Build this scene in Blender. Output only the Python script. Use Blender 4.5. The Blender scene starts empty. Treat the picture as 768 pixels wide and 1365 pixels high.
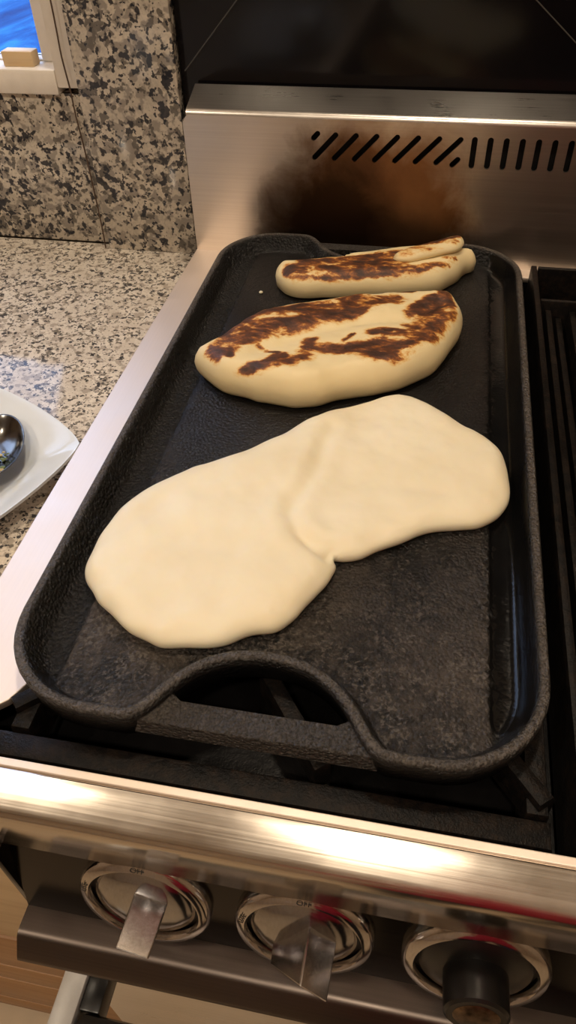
import bpy, bmesh, math, random
import numpy as np
from mathutils import Vector, Matrix
from mathutils.geometry import delaunay_2d_cdt

random.seed(7); np.random.seed(7)
scene = bpy.context.scene
C = scene.collection

# ------------------------------------------------------------------ camera
CAM = Vector((0.18685, -0.1550, 0.32973))
RT = Vector((0.98231847, 0.18558786, -0.02464885))
UPV = Vector((-0.11378802, 0.69639171, 0.70858371))
FW = Vector((-0.14866979, 0.69325012, -0.70519611))
cd = bpy.data.cameras.new('camera')
cam = bpy.data.objects.new('camera', cd); C.objects.link(cam)
cd.sensor_fit = 'VERTICAL'; cd.sensor_height = 24.0; cd.lens = 24.0*989.6/1365.0
cd.clip_start = 0.01; cd.clip_end = 200
cam.matrix_world = Matrix(((RT.x, UPV.x, -FW.x, CAM.x), (RT.y, UPV.y, -FW.y, CAM.y), (RT.z, UPV.z, -FW.z, CAM.z), (0, 0, 0, 1)))
scene.camera = cam

# ------------------------------------------------------------------ world, lights, exposure
w = bpy.data.worlds.new('sky'); scene.world = w; w.use_nodes = True
wn = w.node_tree.nodes; wl = w.node_tree.links
sky = wn.new('ShaderNodeTexSky'); sky.sky_type = 'NISHITA'; sky.sun_disc = False
sky.sun_elevation = math.radians(40); sky.sun_rotation = math.radians(200); sky.dust_density = 7.0; sky.air_density = 0.8
wn['Background'].inputs['Strength'].default_value = 1.7
wl.new(sky.outputs[0], wn['Background'].inputs['Color'])

def disc_lamp(name, loc, size, watts, col, rot=(0, 0, 0)):
    l = bpy.data.lights.new(name, 'AREA'); l.shape = 'DISK'; l.size = size; l.energy = watts; l.color = col
    o = bpy.data.objects.new(name, l); o.location = loc; o.rotation_euler = rot; C.objects.link(o)
    return o
WARM = (1.0, 0.84, 0.64)
CEIL = 1.50
LAMPS = [  # ceiling downlights (x, y, watts)
    (0.22, 0.36, 8.0), (-0.76, -0.82, 9.0), (0.19, -0.82, 9.0), (1.20, -0.82, 4.0), (-0.76, 0.30, 3.0)]
for i, (x, y, e) in enumerate(LAMPS):
    disc_lamp('downlight_bulb', (x, y, CEIL-0.012), 0.11, e, WARM)

scene.view_settings.view_transform = 'Standard'
scene.view_settings.look = 'None'
scene.view_settings.gamma = 1.0
scene.view_settings.use_curve_mapping = False
scene.view_settings.exposure = 0.0

# ------------------------------------------------------------------ mesh helpers
def link(me, name, m=None, parent=None, smooth=False):
    o = bpy.data.objects.new(name, me); C.objects.link(o)
    if m: me.materials.append(m)
    if smooth:
        for p in me.polygons: p.use_smooth = True
    if parent: o.parent = parent
    return o
def bm_obj(bm, name, m=None, parent=None, smooth=False, fix=True):
    if fix: bmesh.ops.recalc_face_normals(bm, faces=bm.faces)
    me = bpy.data.meshes.new(name); bm.to_mesh(me); bm.free()
    return link(me, name, m, parent, smooth)
def tag(o, label=None, cat=None, group=None, kind=None):
    if label: o['label'] = label
    if cat: o['category'] = cat
    if group: o['group'] = group
    if kind: o['kind'] = kind
    return o
def empty(name, loc=(0, 0, 0)):
    o = bpy.data.objects.new(name, None); o.empty_display_size = 0.02; o.location = loc; C.objects.link(o); return o
def part(o, root):
    """parent keeping world placement (root only translated)"""
    o.parent = root; o.matrix_parent_inverse = Matrix.Translation(root.location).inverted(); return o
def box(name, a, b, m, bev=0.0, root=None, seg=2):
    bm = bmesh.new(); bmesh.ops.create_cube(bm, size=1)
    for v in bm.verts:
        v.co = Vector([(a[i]+b[i])/2+(b[i]-a[i])*v.co[i] for i in range(3)])
    if bev: bmesh.ops.bevel(bm, geom=bm.edges[:], offset=bev, segments=seg, affect='EDGES', profile=0.5)
    o = bm_obj(bm, name, m)
    if bev: smooth_angle(o)
    if root: part(o, root)
    return o
def smooth_angle(o, ang=40):
    me = o.data
    for p in me.polygons: p.use_smooth = True
    bm = bmesh.new(); bm.from_mesh(me)
    for e in bm.edges:
        if len(e.link_faces) == 2 and e.calc_face_angle(0) > math.radians(ang): e.smooth = False
    bm.to_mesh(me); bm.free()
    return o
def extrude_x(name, prof, x0, x1, m, root=None, ang=35, bev_ends=0):
    """profile [(y,z)] closed, swept along X"""
    bm = bmesh.new()
    A = [bm.verts.new((x0, y, z)) for y, z in prof]; B = [bm.verts.new((x1, y, z)) for y, z in prof]
    n = len(prof)
    for i in range(n): bm.faces.new((A[i], A[(i+1) % n], B[(i+1) % n], B[i]))
    bm.faces.new(A); bm.faces.new(B[::-1])
    o = bm_obj(bm, name, m); smooth_angle(o, ang)
    if root: part(o, root)
    return o
def prism(name, poly, z0, z1, m, root=None, bev=0.0, ang=35):
    bm = bmesh.new()
    A = [bm.verts.new((x, y, z0)) for x, y in poly]; B = [bm.verts.new((x, y, z1)) for x, y in poly]
    n = len(poly)
    for i in range(n): bm.faces.new((A[i], A[(i+1) % n], B[(i+1) % n], B[i]))
    bm.faces.new(A[::-1]); top = bm.faces.new(B)
    if bev: bmesh.ops.bevel(bm, geom=list(top.edges), offset=bev, segments=2, affect='EDGES', profile=0.5)
    o = bm_obj(bm, name, m); smooth_angle(o, ang)
    if root: part(o, root)
    return o
def plate(name, outer, holes, m, thick, M4, root=None, bev=0.0):
    """flat plate with real holes; curve in its local XY, placed by M4"""
    cu = bpy.data.curves.new(name, 'CURVE'); cu.dimensions = '2D'; cu.fill_mode = 'BOTH'
    cu.extrude = thick/2; cu.bevel_depth = bev; cu.bevel_resolution = 1
    for lp in [outer]+holes:
        s = cu.splines.new('POLY'); s.points.add(len(lp)-1); s.use_cyclic_u = True
        for i, (x, y) in enumerate(lp): s.points[i].co = (x, y, 0, 1)
    t = bpy.data.objects.new('tmp', cu); C.objects.link(t)
    dg = bpy.context.evaluated_depsgraph_get(); dg.update()
    me = bpy.data.meshes.new_from_object(t.evaluated_get(dg))
    bpy.data.objects.remove(t); bpy.data.curves.remove(cu)
    me.transform(M4); me.name = name; me.materials.clear()
    o = link(me, name, m)
    if root: part(o, root)
    return o
def lathe(name, prof, m, seg=48, M4=None, root=None, ang=40, closed=False):
    bm = bmesh.new(); rings = []
    for r, z in prof:
        if r < 1e-6: rings.append([bm.verts.new((0, 0, z))])
        else: rings.append([bm.verts.new((r*math.cos(2*math.pi*k/seg), r*math.sin(2*math.pi*k/seg), z)) for k in range(seg)])
    def bridge(a, b):
        for k in range(seg):
            k2 = (k+1) % seg
            q = []
            for v in (a[k % len(a)], a[k2 % len(a)], b[k2 % len(b)], b[k % len(b)]):
                if v not in q: q.append(v)
            if len(q) > 2: bm.faces.new(q)
    for a, b in zip(rings[:-1], rings[1:]): bridge(a, b)
    if closed: bridge(rings[-1], rings[0])
    if M4: bmesh.ops.transform(bm, matrix=M4, verts=bm.verts)
    o = bm_obj(bm, name, m); smooth_angle(o, ang)
    if root: part(o, root)
    return o
def tube(name, pts, r, m, root=None, seg=10):
    bm = bmesh.new(); P = [Vector(p) for p in pts]; rings = []
    up = Vector((0.13, 0.92, 0.31))
    for i, p in enumerate(P):
        t = (P[min(i+1, len(P)-1)]-P[max(i-1, 0)]).normalized()
        a = t.cross(up).normalized(); b = t.cross(a)
        rr = r[i] if hasattr(r, '__len__') else r
        rings.append([bm.verts.new(p+(a*math.cos(2*math.pi*k/seg)+b*math.sin(2*math.pi*k/seg))*rr) for k in range(seg)])
    for A, B in zip(rings[:-1], rings[1:]):
        for k in range(seg): bm.faces.new((A[k], A[(k+1) % seg], B[(k+1) % seg], B[k]))
    bm.faces.new(rings[0]); bm.faces.new(rings[-1])
    o = bm_obj(bm, name, m); smooth_angle(o, 50)
    if root: part(o, root)
    return o
def catmull(pts, n=8, closed=True):
    P = np.array(pts, float); N = len(P); out = []
    rng = range(N) if closed else range(N-1)
    for i in rng:
        if closed: p0, p1, p2, p3 = P[(i-1) % N], P[i], P[(i+1) % N], P[(i+2) % N]
        else: p0, p1, p2, p3 = P[max(i-1, 0)], P[i], P[i+1], P[min(i+2, N-1)]
        for k in range(n):
            t = k/n
            out.append(0.5*((2*p1)+(-p0+p2)*t+(2*p0-5*p1+4*p2-p3)*t*t+(-p0+3*p1-3*p2+p3)*t**3))
    if not closed: out.append(P[-1])
    return np.array(out)
def resample(P, step, closed=True):
    P = np.asarray(P, float); Q = np.vstack([P, P[:1]]) if closed else P
    d = np.r_[0, np.cumsum(np.linalg.norm(np.diff(Q, axis=0), axis=1))]
    n = max(3, int(round(d[-1]/step)))
    t = np.linspace(0, d[-1], n, endpoint=not closed)
    return np.stack([np.interp(t, d, Q[:, k]) for k in range(2)], 1)
def seg_dist(pts, P, closed=True):
    pts = np.asarray(pts, float); A = P if closed else P[:-1]; B = np.roll(P, -1, 0) if closed else P[1:]
    out = np.full(len(pts), 1e9); ab = B-A; L2 = (ab**2).sum(1)+1e-18
    for s in range(0, len(pts), 4000):
        q = pts[s:s+4000]
        t = np.clip(((q[:, None]-A[None])*ab).sum(2)/L2, 0, 1)
        d = np.linalg.norm(q[:, None]-(A[None]+t[..., None]*ab), axis=2)
        out[s:s+4000] = d.min(1)
    return out
def inside(pts, P):
    x, y = pts[:, 0], pts[:, 1]; r = np.zeros(len(pts), bool)
    for i in range(len(P)):
        a, b = P[i], P[(i+1) % len(P)]
        c = (a[1] > y) != (b[1] > y)
        with np.errstate(divide='ignore', invalid='ignore'):
            xi = (b[0]-a[0])*(y-a[1])/(b[1]-a[1])+a[0]
        r ^= c & (x < xi)
    return r
def area_sign(P): return np.sign((P[:, 0]*np.roll(P[:, 1], -1)-np.roll(P[:, 0], -1)*P[:, 1]).sum())
def inset(P, d):
    """points offset inward by d, dropping those past the medial axis"""
    if area_sign(P) < 0: P = P[::-1]
    t = np.roll(P, -1, 0)-np.roll(P, 1, 0); t /= np.linalg.norm(t, axis=1)[:, None]+1e-12
    Q = P+np.stack([-t[:, 1], t[:, 0]], 1)*d
    ok = seg_dist(Q, P) > d*0.985-1e-6
    return Q[ok]
def heightfield(P, rings, grid, zf, ext=None):
    """2D outline filled with rings + grid points, returns verts(3D), faces, sdf"""
    if area_sign(P) < 0: P = P[::-1]
    extra = [inset(P, d) for d in rings]
    lo, hi = P.min(0), P.max(0)
    gx, gy = np.meshgrid(np.arange(lo[0], hi[0], grid), np.arange(lo[1], hi[1], grid*0.866))
    gx = gx+(np.arange(gx.shape[0]) % 2)[:, None]*grid/2
    G = np.stack([gx.ravel(), gy.ravel()], 1); G = G[inside(G, P)]
    G = G[seg_dist(G, P) > max(rings)+grid*0.5]
    if ext is not None:
        ext = ext[inside(ext, P)]; ext = ext[seg_dist(ext, P) > max(rings)+0.0006]; extra = extra+[ext]
    V = np.vstack([P]+extra+[G])
    n = len(P)
    vo, ed, fa, *_ = delaunay_2d_cdt([Vector(v) for v in V], [(i, (i+1) % n) for i in range(n)], [], 1, 1e-6)
    V2 = np.array([(v.x, v.y) for v in vo])
    sd = seg_dist(V2, P)
    return P, V2, [tuple(f) for f in fa], sd

# ------------------------------------------------------------------ material helpers
class NT:
    def __init__(s, name):
        s.m = bpy.data.materials.new(name); s.m.use_nodes = True; s.t = s.m.node_tree
        s.b = s.t.nodes['Principled BSDF']
    def n(s, typ, **kw):
        nd = s.t.nodes.new(typ)
        for k, v in kw.items():
            if k in nd.inputs: nd.inputs[k].default_value = v
            else: setattr(nd, k, v)
        return nd
    def l(s, a, b): s.t.links.new(a, b)
    def set(s, **kw):
        for k, v in kw.items():
            k = k.replace('_', ' ')
            s.b.inputs[k].default_value = v
        return s
    def coord(s, scale=(1, 1, 1), rot=(0, 0, 0), loc=(0, 0, 0)):
        tc = s.n('ShaderNodeTexCoord'); mp = s.n('ShaderNodeMapping')
        mp.inputs['Scale'].default_value = scale; mp.inputs['Rotation'].default_value = rot; mp.inputs['Location'].default_value = loc
        s.l(tc.outputs['Object'], mp.inputs[0]); return mp.outputs[0]
    def noise(s, vec, scale, detail=4, rough=0.55, dist=0.0):
        nd = s.n('ShaderNodeTexNoise'); s.l(vec, nd.inputs['Vector'])
        nd.inputs['Scale'].default_value = scale; nd.inputs['Detail'].default_value = detail
        nd.inputs['Roughness'].default_value = rough; nd.inputs['Distortion'].default_value = dist
        return nd.outputs['Fac']
    def ramp(s, fac, stops, interp='LINEAR'):
        r = s.n('ShaderNodeValToRGB'); r.color_ramp.interpolation = interp
        e = r.color_ramp.elements
        while len(e) > 1: e.remove(e[-1])
        for i, (p, c) in enumerate(stops):
            c = c if hasattr(c, '__len__') else (c, c, c)
            if i == 0: el = e[0]; el.position = p
            else: el = e.new(p)
            el.color = (*c, 1)
        s.l(fac, r.inputs[0]); return r.outputs['Color']
    def math(s, op, a, b=None, clamp=False):
        nd = s.n('ShaderNodeMath', operation=op); nd.use_clamp = clamp
        for i, v in enumerate((a, b)):
            if v is None: continue
            if hasattr(v, 'is_output'): s.l(v, nd.inputs[i])
            else: nd.inputs[i].default_value = v
        return nd.outputs[0]
    def mix(s, fac, a, b, mode='MIX'):
        nd = s.n('ShaderNodeMix', data_type='RGBA', blend_type=mode)
        for i, v in ((0, fac), (6, a), (7, b)):
            if hasattr(v, 'is_output'): s.l(v, nd.inputs[i])
            elif i == 0: nd.inputs[0].default_value = v
            else: nd.inputs[i].default_value = (*v, 1)
        return nd.outputs[2]
    def bump(s, h, strength=0.3, dist=0.001):
        nd = s.n('ShaderNodeBump'); nd.inputs['Strength'].default_value = strength; nd.inputs['Distance'].default_value = dist
        s.l(h, nd.inputs['Height']); s.l(nd.outputs[0], s.b.inputs['Normal'])
    def col(s, c): s.l(c, s.b.inputs['Base Color'])
    def rough(s, c): s.l(c, s.b.inputs['Roughness'])

def simple(name, col, rough=0.5, metal=0.0, nscale=40, var=0.12, bump=0.0):
    t = NT(name); v = t.coord(); n = t.noise(v, nscale)
    c = np.array(col)
    t.col(t.ramp(n, [(0.3, tuple(c*(1-var))), (0.7, tuple(np.minimum(c*(1+var), 1)))]))
    t.set(Roughness=rough, Metallic=metal)
    if bump: t.bump(n, bump, 0.001)
    return t.m

def granite(name, scale, base_a, base_b, grey, dark, thr=0.0):
    t = NT(name); v = t.coord()
    def nz(sc, off, det=3, r=0.55, dist=0.4):
        return t.noise(t.coord((1, 1, 1), (0.4, 0.3, 0.2), (off, off*0.7, off*1.3)), sc*scale, det, r, dist)
    cloud = nz(40, 1.0, 3); g1 = nz(120, 3.0, 2, 0.5, 0.0); g2 = nz(170, 5.0, 2, 0.5, 0.0); d1 = nz(150, 7.0, 2, 0.5, 0.0); d2 = nz(270, 9.0, 2, 0.5, 0.0)
    fine = nz(420, 11.0, 3, 0.6, 0.0); wob = t.math('MULTIPLY', t.math('SUBTRACT', nz(380, 13.0, 2), 0.5), 0.16)
    cl = t.math('ADD', t.math('MULTIPLY', t.math('SUBTRACT', cloud, 0.5), 0.28), wob)
    base = t.ramp(cloud, [(0.35, base_a), (0.65, base_b)])
    base = t.mix(t.ramp(fine, [(0.35, 0.35), (0.60, 0.0)]), base, grey)
    base = t.mix(t.ramp(t.math('ADD', g1, wob), [(0.50-thr, 0.0), (0.56-thr, 0.85)]), base, grey)
    base = t.mix(t.ramp(t.math('ADD', g2, cl), [(0.54-thr, 0.0), (0.59-thr, 0.9)]), base, tuple(np.array(grey)*0.42))
    m1 = t.ramp(t.math('ADD', d1, cl), [(0.575-thr, 0.0), (0.61-thr, 1.0)])
    m2 = t.ramp(t.math('ADD', d2, cl), [(0.60-thr, 0.0), (0.635-thr, 1.0)])
    c = t.mix(t.math('MULTIPLY', t.math('MAXIMUM', m1, m2), 0.95), base, dark)
    t.col(c); t.set(Roughness=0.09)
    return t.m

def steel(name, axis='x', col=(0.60, 0.56, 0.52), rough=0.3, bump=0.05, streak=1.0):
    t = NT(name)
    sc = {'x': (6, 900, 900), 'y': (900, 6, 900), 'z': (900, 900, 6)}[axis]
    n = t.noise(t.coord(sc), 1.0, 3)
    n2 = t.noise(t.coord(), 30, 4)
    t.col(t.ramp(n, [(0.25, tuple(np.array(col)*(1-0.1*streak))), (0.75, tuple(np.minimum(np.array(col)*(1+0.08*streak), 1)))]))
    r = t.math('ADD', t.math('MULTIPLY', n, 0.10*streak), t.math('ADD', t.math('MULTIPLY', n2, 0.14), rough-0.12))
    t.rough(r); t.set(Metallic=1.0)
    t.bump(n, bump, 0.0004)
    return t.m

M = {}
M['steel_x'] = steel('brushed steel along x', 'x')
M['steel_rail'] = steel('worn steel rail', 'x', (0.60, 0.54, 0.47), 0.19, 0.03)
M['steel_y'] = steel('brushed steel along y', 'y', (0.90, 0.79, 0.70), 0.62, 0.002, 0.15)
M['steel_dark'] = steel('dim steel panel', 'x', (0.022, 0.018, 0.016), 0.20)
M['steel_lip'] = steel('brown grey steel lip', 'x', (0.11, 0.090, 0.080), 0.38)
M['chrome'] = steel('chrome', 'z', (0.52, 0.49, 0.47), 0.12, 0.005)
M['chrome_knob'] = steel('chrome knob', 'z', (0.36, 0.35, 0.35), 0.13, 0.005)
M['chrome_grip'] = steel('chrome grip', 'z', (0.62, 0.62, 0.64), 0.2, 0.005)
M['counter'] = granite('granite worktop', 1.25, (0.62, 0.55, 0.47), (0.78, 0.71, 0.62), (0.36, 0.31, 0.26), (0.040, 0.040, 0.046), -0.032)
M['granite'] = granite('granite wall', 0.80, (0.54, 0.48, 0.40), (0.68, 0.61, 0.51), (0.27, 0.24, 0.21), (0.016, 0.018, 0.027), -0.006)
M['white'] = simple('white painted frame', (0.78, 0.72, 0.64), 0.45, 0, 60, 0.05)
M['plaster'] = simple('warm plaster', (0.50, 0.40, 0.30), 0.8, 0, 20, 0.04)
M['ceil'] = simple('ceiling paint', (0.80, 0.74, 0.65), 0.8, 0, 20, 0.03)
M['black_plastic'] = simple('black plastic', (0.005, 0.0045, 0.0045), 0.30, 0, 60, 0.2)
M['dark_void'] = simple('dark enamel', (0.008, 0.007, 0.007), 0.5, 0, 60, 0.2)
M['blackglass'] = simple('black glass', (0.006, 0.005, 0.006), 0.14, 0, 10, 0.1)
M['blackglass'].node_tree.nodes['Principled BSDF'].inputs['Specular IOR Level'].default_value = 0.22
M['seam'] = simple('grey seam', (0.06, 0.057, 0.055), 0.3, 0, 30, 0.1)
M['porcelain'] = simple('pale blue white porcelain', (0.70, 0.74, 0.77), 0.12, 0, 30, 0.03)
M['pale_metal'] = simple('pale grey bracket', (0.55, 0.54, 0.53), 0.4, 0.3, 90, 0.08)
M['grout'] = simple('grout', (0.42, 0.34, 0.25), 0.9)
M['tile'] = simple('beige floor tile', (0.62, 0.50, 0.36), 0.35, 0, 14, 0.10)
M['cable'] = simple('brown cable', (0.07, 0.04, 0.025), 0.5)
M['lamp_ring'] = simple('lamp ring', (0.75, 0.73, 0.70), 0.4)
M['print'] = simple('black print', (0.02, 0.018, 0.018), 0.5)
M['brass'] = simple('brassy end', (0.16, 0.11, 0.07), 0.35, 1.0, 200, 0.7)
M['herb'] = simple('chopped herb', (0.10, 0.13, 0.03), 0.5, 0, 200, 0.4)
M['butter'] = simple('herb flakes pale', (0.45, 0.36, 0.16), 0.35, 0, 200, 0.3)
M['sand'] = simple('pool deck', (0.55, 0.52, 0.48), 0.8)

def wood(name, c1, c2, axis='x'):
    t = NT(name); sc = {'x': (4, 60, 60), 'z': (60, 60, 4)}[axis]
    n = t.noise(t.coord(sc), 1.0, 5, 0.6, 0.6)
    t.col(t.ramp(n, [(0.3, c1), (0.7, c2)])); t.set(Roughness=0.5); t.bump(n, 0.15, 0.001); return t.m
M['wood'] = wood('oak cabinet wood', (0.36, 0.19, 0.085), (0.50, 0.29, 0.14))
M['wood_pale'] = wood('pale pine', (0.62, 0.44, 0.24), (0.74, 0.56, 0.34))

# cast iron: seasoned, pebbled, worn grey brown where the floor is rubbed
def iron(name, worn=False, rough=0.42, base=(0.0065, 0.006, 0.006), gran=700, bs=0.5):
    t = NT(name); v = t.coord()
    g = t.noise(v, gran, 3, 0.65); n2 = t.noise(v, 22, 5, 0.65); n3 = t.noise(v, 160, 4, 0.7)
    b = np.array(base)
    c = t.ramp(n2, [(0.35, tuple(b*0.8)), (0.7, tuple(b*1.5))])
    if worn: c = t.mix(t.math('MULTIPLY', t.ramp(n3, [(0.45, 0.0), (0.75, 1.0)]), 0.30), c, (0.050, 0.030, 0.018))
    t.col(c)
    t.rough(t.ramp(n2, [(0.3, rough-0.1), (0.7, rough+0.1)]))
    h = t.math('ADD', g, t.math('MULTIPLY', n3, 0.8))
    t.b.inputs['Specular IOR Level'].default_value = 0.13
    t.bump(h, bs, 0.0008); return t.m
M['iron'] = iron('cast iron grate', True, 0.40, (0.0045, 0.004, 0.004))
M['enamel'] = iron('black enamel well', False, 0.3, (0.005, 0.0045, 0.0045), 300, 0.25)

# ------------------------------------------------------------------ setting
WY = 0.580       # back wall plane
XR = 0.62        # right end of the range
# back wall around the window opening
WX0, WX1, WZ0, WZ1 = -1.02, -0.168, 0.123, 0.78
bm = bmesh.new()
def addbox(bm, a, b):
    r = bmesh.ops.create_cube(bm, size=1)
    for v in r['verts']: v.co = Vector([(a[i]+b[i])/2+(b[i]-a[i])*v.co[i] for i in range(3)])
RX0, RX1, RY0 = -1.9, 2.0, -2.4
addbox(bm, (RX0, WY, -0.9), (RX1, WY+0.045, WZ0)); addbox(bm, (RX0, WY, WZ1), (RX1, WY+0.045, CEIL))
addbox(bm, (RX0, WY, WZ0), (WX0, WY+0.045, WZ1)); addbox(bm, (WX1, WY, WZ0), (RX1, WY+0.045, WZ1))
wall = tag(bm_obj(bm, 'wall_back', M['plaster']), 'warm plaster wall behind the worktop and range', kind='structure')
box('granite_slab', (-1.2, 0.558, -0.02), (-0.1455, WY, WZ0), M['granite'], 0.0008, wall)
box('granite_slab', (-0.1450, 0.5445, -0.02), (-0.0495, WY, 0.80), M['granite'], 0.0012, wall)
tag(box('wall_left', (RX0-0.1, RY0, -0.9), (RX0, WY, CEIL), M['plaster']), 'warm plaster side wall left of the worktop', kind='structure')
tag(box('wall_right', (RX1, RY0, -0.9), (RX1+0.1, WY, CEIL), M['plaster']), 'warm plaster side wall right of the range', kind='structure')
tag(box('wall_front', (RX0, RY0-0.1, -0.9), (RX1, RY0, CEIL), M['plaster']), 'warm plaster wall facing the range', kind='structure')
tag(box('ceiling', (RX0, RY0, CEIL), (RX1, WY, CEIL+0.1), M['ceil']), 'pale painted ceiling with round downlights', kind='structure')
fl = tag(box('floor', (RX0, RY0, -0.95), (RX1, WY, -0.904), M['grout']), 'beige tiled kitchen floor', kind='structure')
tp = None
for i in range(11):
    for j in range(8):
        x = RX0+0.02+i*0.35; y = RY0+0.02+j*0.37
        if tp is None:
            tp = box('tile', (-0.172, -0.182, -0.004), (0.172, 0.182, 0.004), M['tile'], 0.001); o = tp
        else: o = tp.copy(); C.objects.link(o)
        o.location = (x+0.173, y+0.183, -0.904); o.parent = fl
# window
win = tag(empty('window_1', (WX1, WY, WZ0)), 'white framed window left of the range looking out on blue water', kind='structure')
box('sill', (WX0, 0.552, WZ0), (WX1, 0.600, 0.1440), M['white'], 0.002, win)
box('window_frame', (-0.168, 0.5525, WZ0+0.006), (-0.1458, 0.575, 0.80), M['white'], 0.0015, win)      # jamb board
box('window_frame', (-0.190, 0.577, 0.1440), (-0.168, 0.612, WZ1), M['white'], 0.002, win)              # sash stile
box('window_frame', (WX0, 0.577, 0.1440), (WX0+0.03, 0.612, WZ1), M['white'], 0.002, win)
box('window_frame', (WX0+0.03, 0.580, 0.1440), (-0.190, 0.602, 0.1455), M['white'], 0.0005, win)
box('window_frame', (WX0+0.03, 0.577, WZ1-0.03), (-0.190, 0.612, WZ1), M['white'], 0.002, win)
box('window_frame', (-0.64, 0.577, 0.1455), (-0.60, 0.612, WZ1-0.03), M['white'], 0.002, win)
t = NT('window glass'); t.set(Roughness=0.0); t.b.inputs['Transmission Weight'].default_value = 1.0; t.b.inputs['IOR'].default_value = 1.02
t.col(t.ramp(t.noise(t.coord(), 3), [(0, (0.97, 0.98, 1)), (1, (1, 1, 1))]))
box('pane', (WX0+0.03, 0.594, 0.1455), (-0.64, 0.597, WZ1-0.03), t.m, 0, win)
box('pane', (-0.60, 0.594, 0.1455), (-0.190, 0.597, WZ1-0.03), t.m, 0, win)
# outside: pool
t = NT('pool water'); v = t.coord((1, 0.45, 1))
n = t.noise(v, 1.6, 5, 0.6, 1.2)
t.col(t.ramp(n, [(0.30, (0.0004, 0.007, 0.045)), (0.5, (0.0005, 0.018, 0.085)), (0.72, (0.005, 0.055, 0.15))]))
t.set(Roughness=0.8); t.b.inputs['Specular IOR Level'].default_value = 0.05; t.bump(n, 0.3, 0.05)
tag(box('pool_water', (-14, 2.0, -1.3), (4, 22, -1.0), t.m), 'bright blue pool water outside the window', 'water', kind='stuff')
tag(box('ground_outside', (-14, 0.75, -1.4), (4, 2.0, -0.96), M['sand']), 'pale paved ground outside the kitchen wall', kind='structure')

# black glass splashback behind the range
sb = tag(empty('splashback', (-0.0485, 0.553, 0.1446)), 'black glass splashback panel above the steel backguard', 'splashback')
box('glass_panel', (-0.0485, 0.553, 0.02), (XR, WY-0.001, 0.80), M['blackglass'], 0.001, sb)
def seam(p, q):
    tube('seam', [(p[0], 0.5528, p[1]), (q[0], 0.5528, q[1])], 0.0005, M['seam'], sb, 6)
seam((-0.044, 0.146), (0.045, 0.238)); seam((0.33, 0.135), (0.20, 0.236))  # two thin grey diagonal lines across the black glass

# ------------------------------------------------------------------ worktop and cabinet
tag(box('countertop', (-1.2, -0.012, -0.05), (-0.0392, 0.5575, -0.02), M['counter'], 0.003), 'speckled polished granite worktop left of the range', 'countertop')
cab = tag(empty('base_cabinet', (-0.5, 0.015, -0.9)), 'wooden base cabinet with horizontal boards under the granite worktop', 'cabinet')
box('body', (-1.2, 0.030, -0.899), (0.004, 0.55, -0.052), M['wood'], 0, cab)
box('door_panel', (-1.2, 0.015, -0.50), (0.004, 0.029, -0.06), M['wood_pale'], 0.002, cab)
for z0, z1 in ((-0.628, -0.506), (-0.702, -0.636), (-0.826, -0.710), (-0.885, -0.834)):
    box('board', (-1.2, 0.013, z0), (0.004, 0.029, z1), M['wood'], 0.003, cab)

# ------------------------------------------------------------------ the range
rg = tag(empty('gas_range', (0.3, 0.2, -0.9)), 'stainless steel gas range with vented backguard and chrome knobs', 'range')
box('body', (0.012, -0.040, -0.899), (XR, 0.512, -0.135), M['steel_dark'], 0.002, rg)
# deck with a well opening
well = [(-0.030, -0.0165), (-0.030, -0.006), (-0.012, 0.001), (0.002, 0.0135), (0.0085, 0.0260), (0.0085, 0.500), (XR-0.03, 0.500), (XR-0.03, -0.0165)]
deckpoly = [(-0.0386, -0.0195), (XR, -0.0195), (XR, 0.514), (-0.0386, 0.514)]
plate('deck', deckpoly, [well], M['steel_y'], 0.004, Matrix.Translation((0, 0, -0.002)), rg, 0.0006)
box('deck_edge', (-0.0388, -0.0195, -0.0195), (-0.0362, 0.514, -0.001), M['steel_y'], 0.0008, rg)
# the well pan below the deck
bm = bmesh.new()
addbox(bm, (-0.033, -0.019, -0.040), (XR-0.02, 0.505, -0.036)); addbox(bm, (-0.036, -0.019, -0.036), (-0.031, 0.505, -0.0045))
addbox(bm, (-0.031, 0.501, -0.036), (XR-0.02, 0.505, -0.0045)); addbox(bm, (XR-0.025, -0.019, -0.036), (XR-0.02, 0.501, -0.0045))
addbox(bm, (-0.031, -0.0190, -0.036), (XR-0.025, -0.0168, -0.0045))
part(bm_obj(bm, 'burner_well', M['enamel']), rg)
# burners under the griddle
for by in (0.13, 0.37):
    lathe('burner', [(0.0, -0.014), (0.030, -0.014), (0.034, -0.017), (0.034, -0.020), (0.046, -0.022), (0.046, -0.036), (0, -0.036)], M['iron'], 32, Matrix.Translation((0.1325, by, 0)), rg)
# front bullnose rail
prof = [(-0.0195, -0.0012), (-0.0203, -0.0003), (-0.0215, 0.0)]
prof += [(-0.0215-0.0160*k/8, -0.0080*(k/8)**1.12) for k in range(1, 9)]
prof += [(-0.0388, -0.0091), (-0.0397, -0.0108), (-0.0402, -0.0132), (-0.0402, -0.0170), (-0.0400, -0.044), (-0.0385, -0.0465), (-0.030, -0.0465), (-0.0195, -0.0465)]
extrude_x('front_rail', prof, -0.0386, XR, M['steel_rail'], rg)
# slanted control panel
PN = Vector((0, -0.9781, 0.2079))                      # outward normal
PT, PB = (-0.0355, -0.0465), (-0.0495, -0.1125)
extrude_x('control_panel', [PT, PB, (-0.030, -0.1125), (-0.0205, -0.0466)], 0.010, XR, M['steel_dark'], rg)
box('end_cap', (0.006, -0.046, -0.128), (0.0098, -0.012, -0.0468), M['steel_dark'], 0.001, rg)
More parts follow.
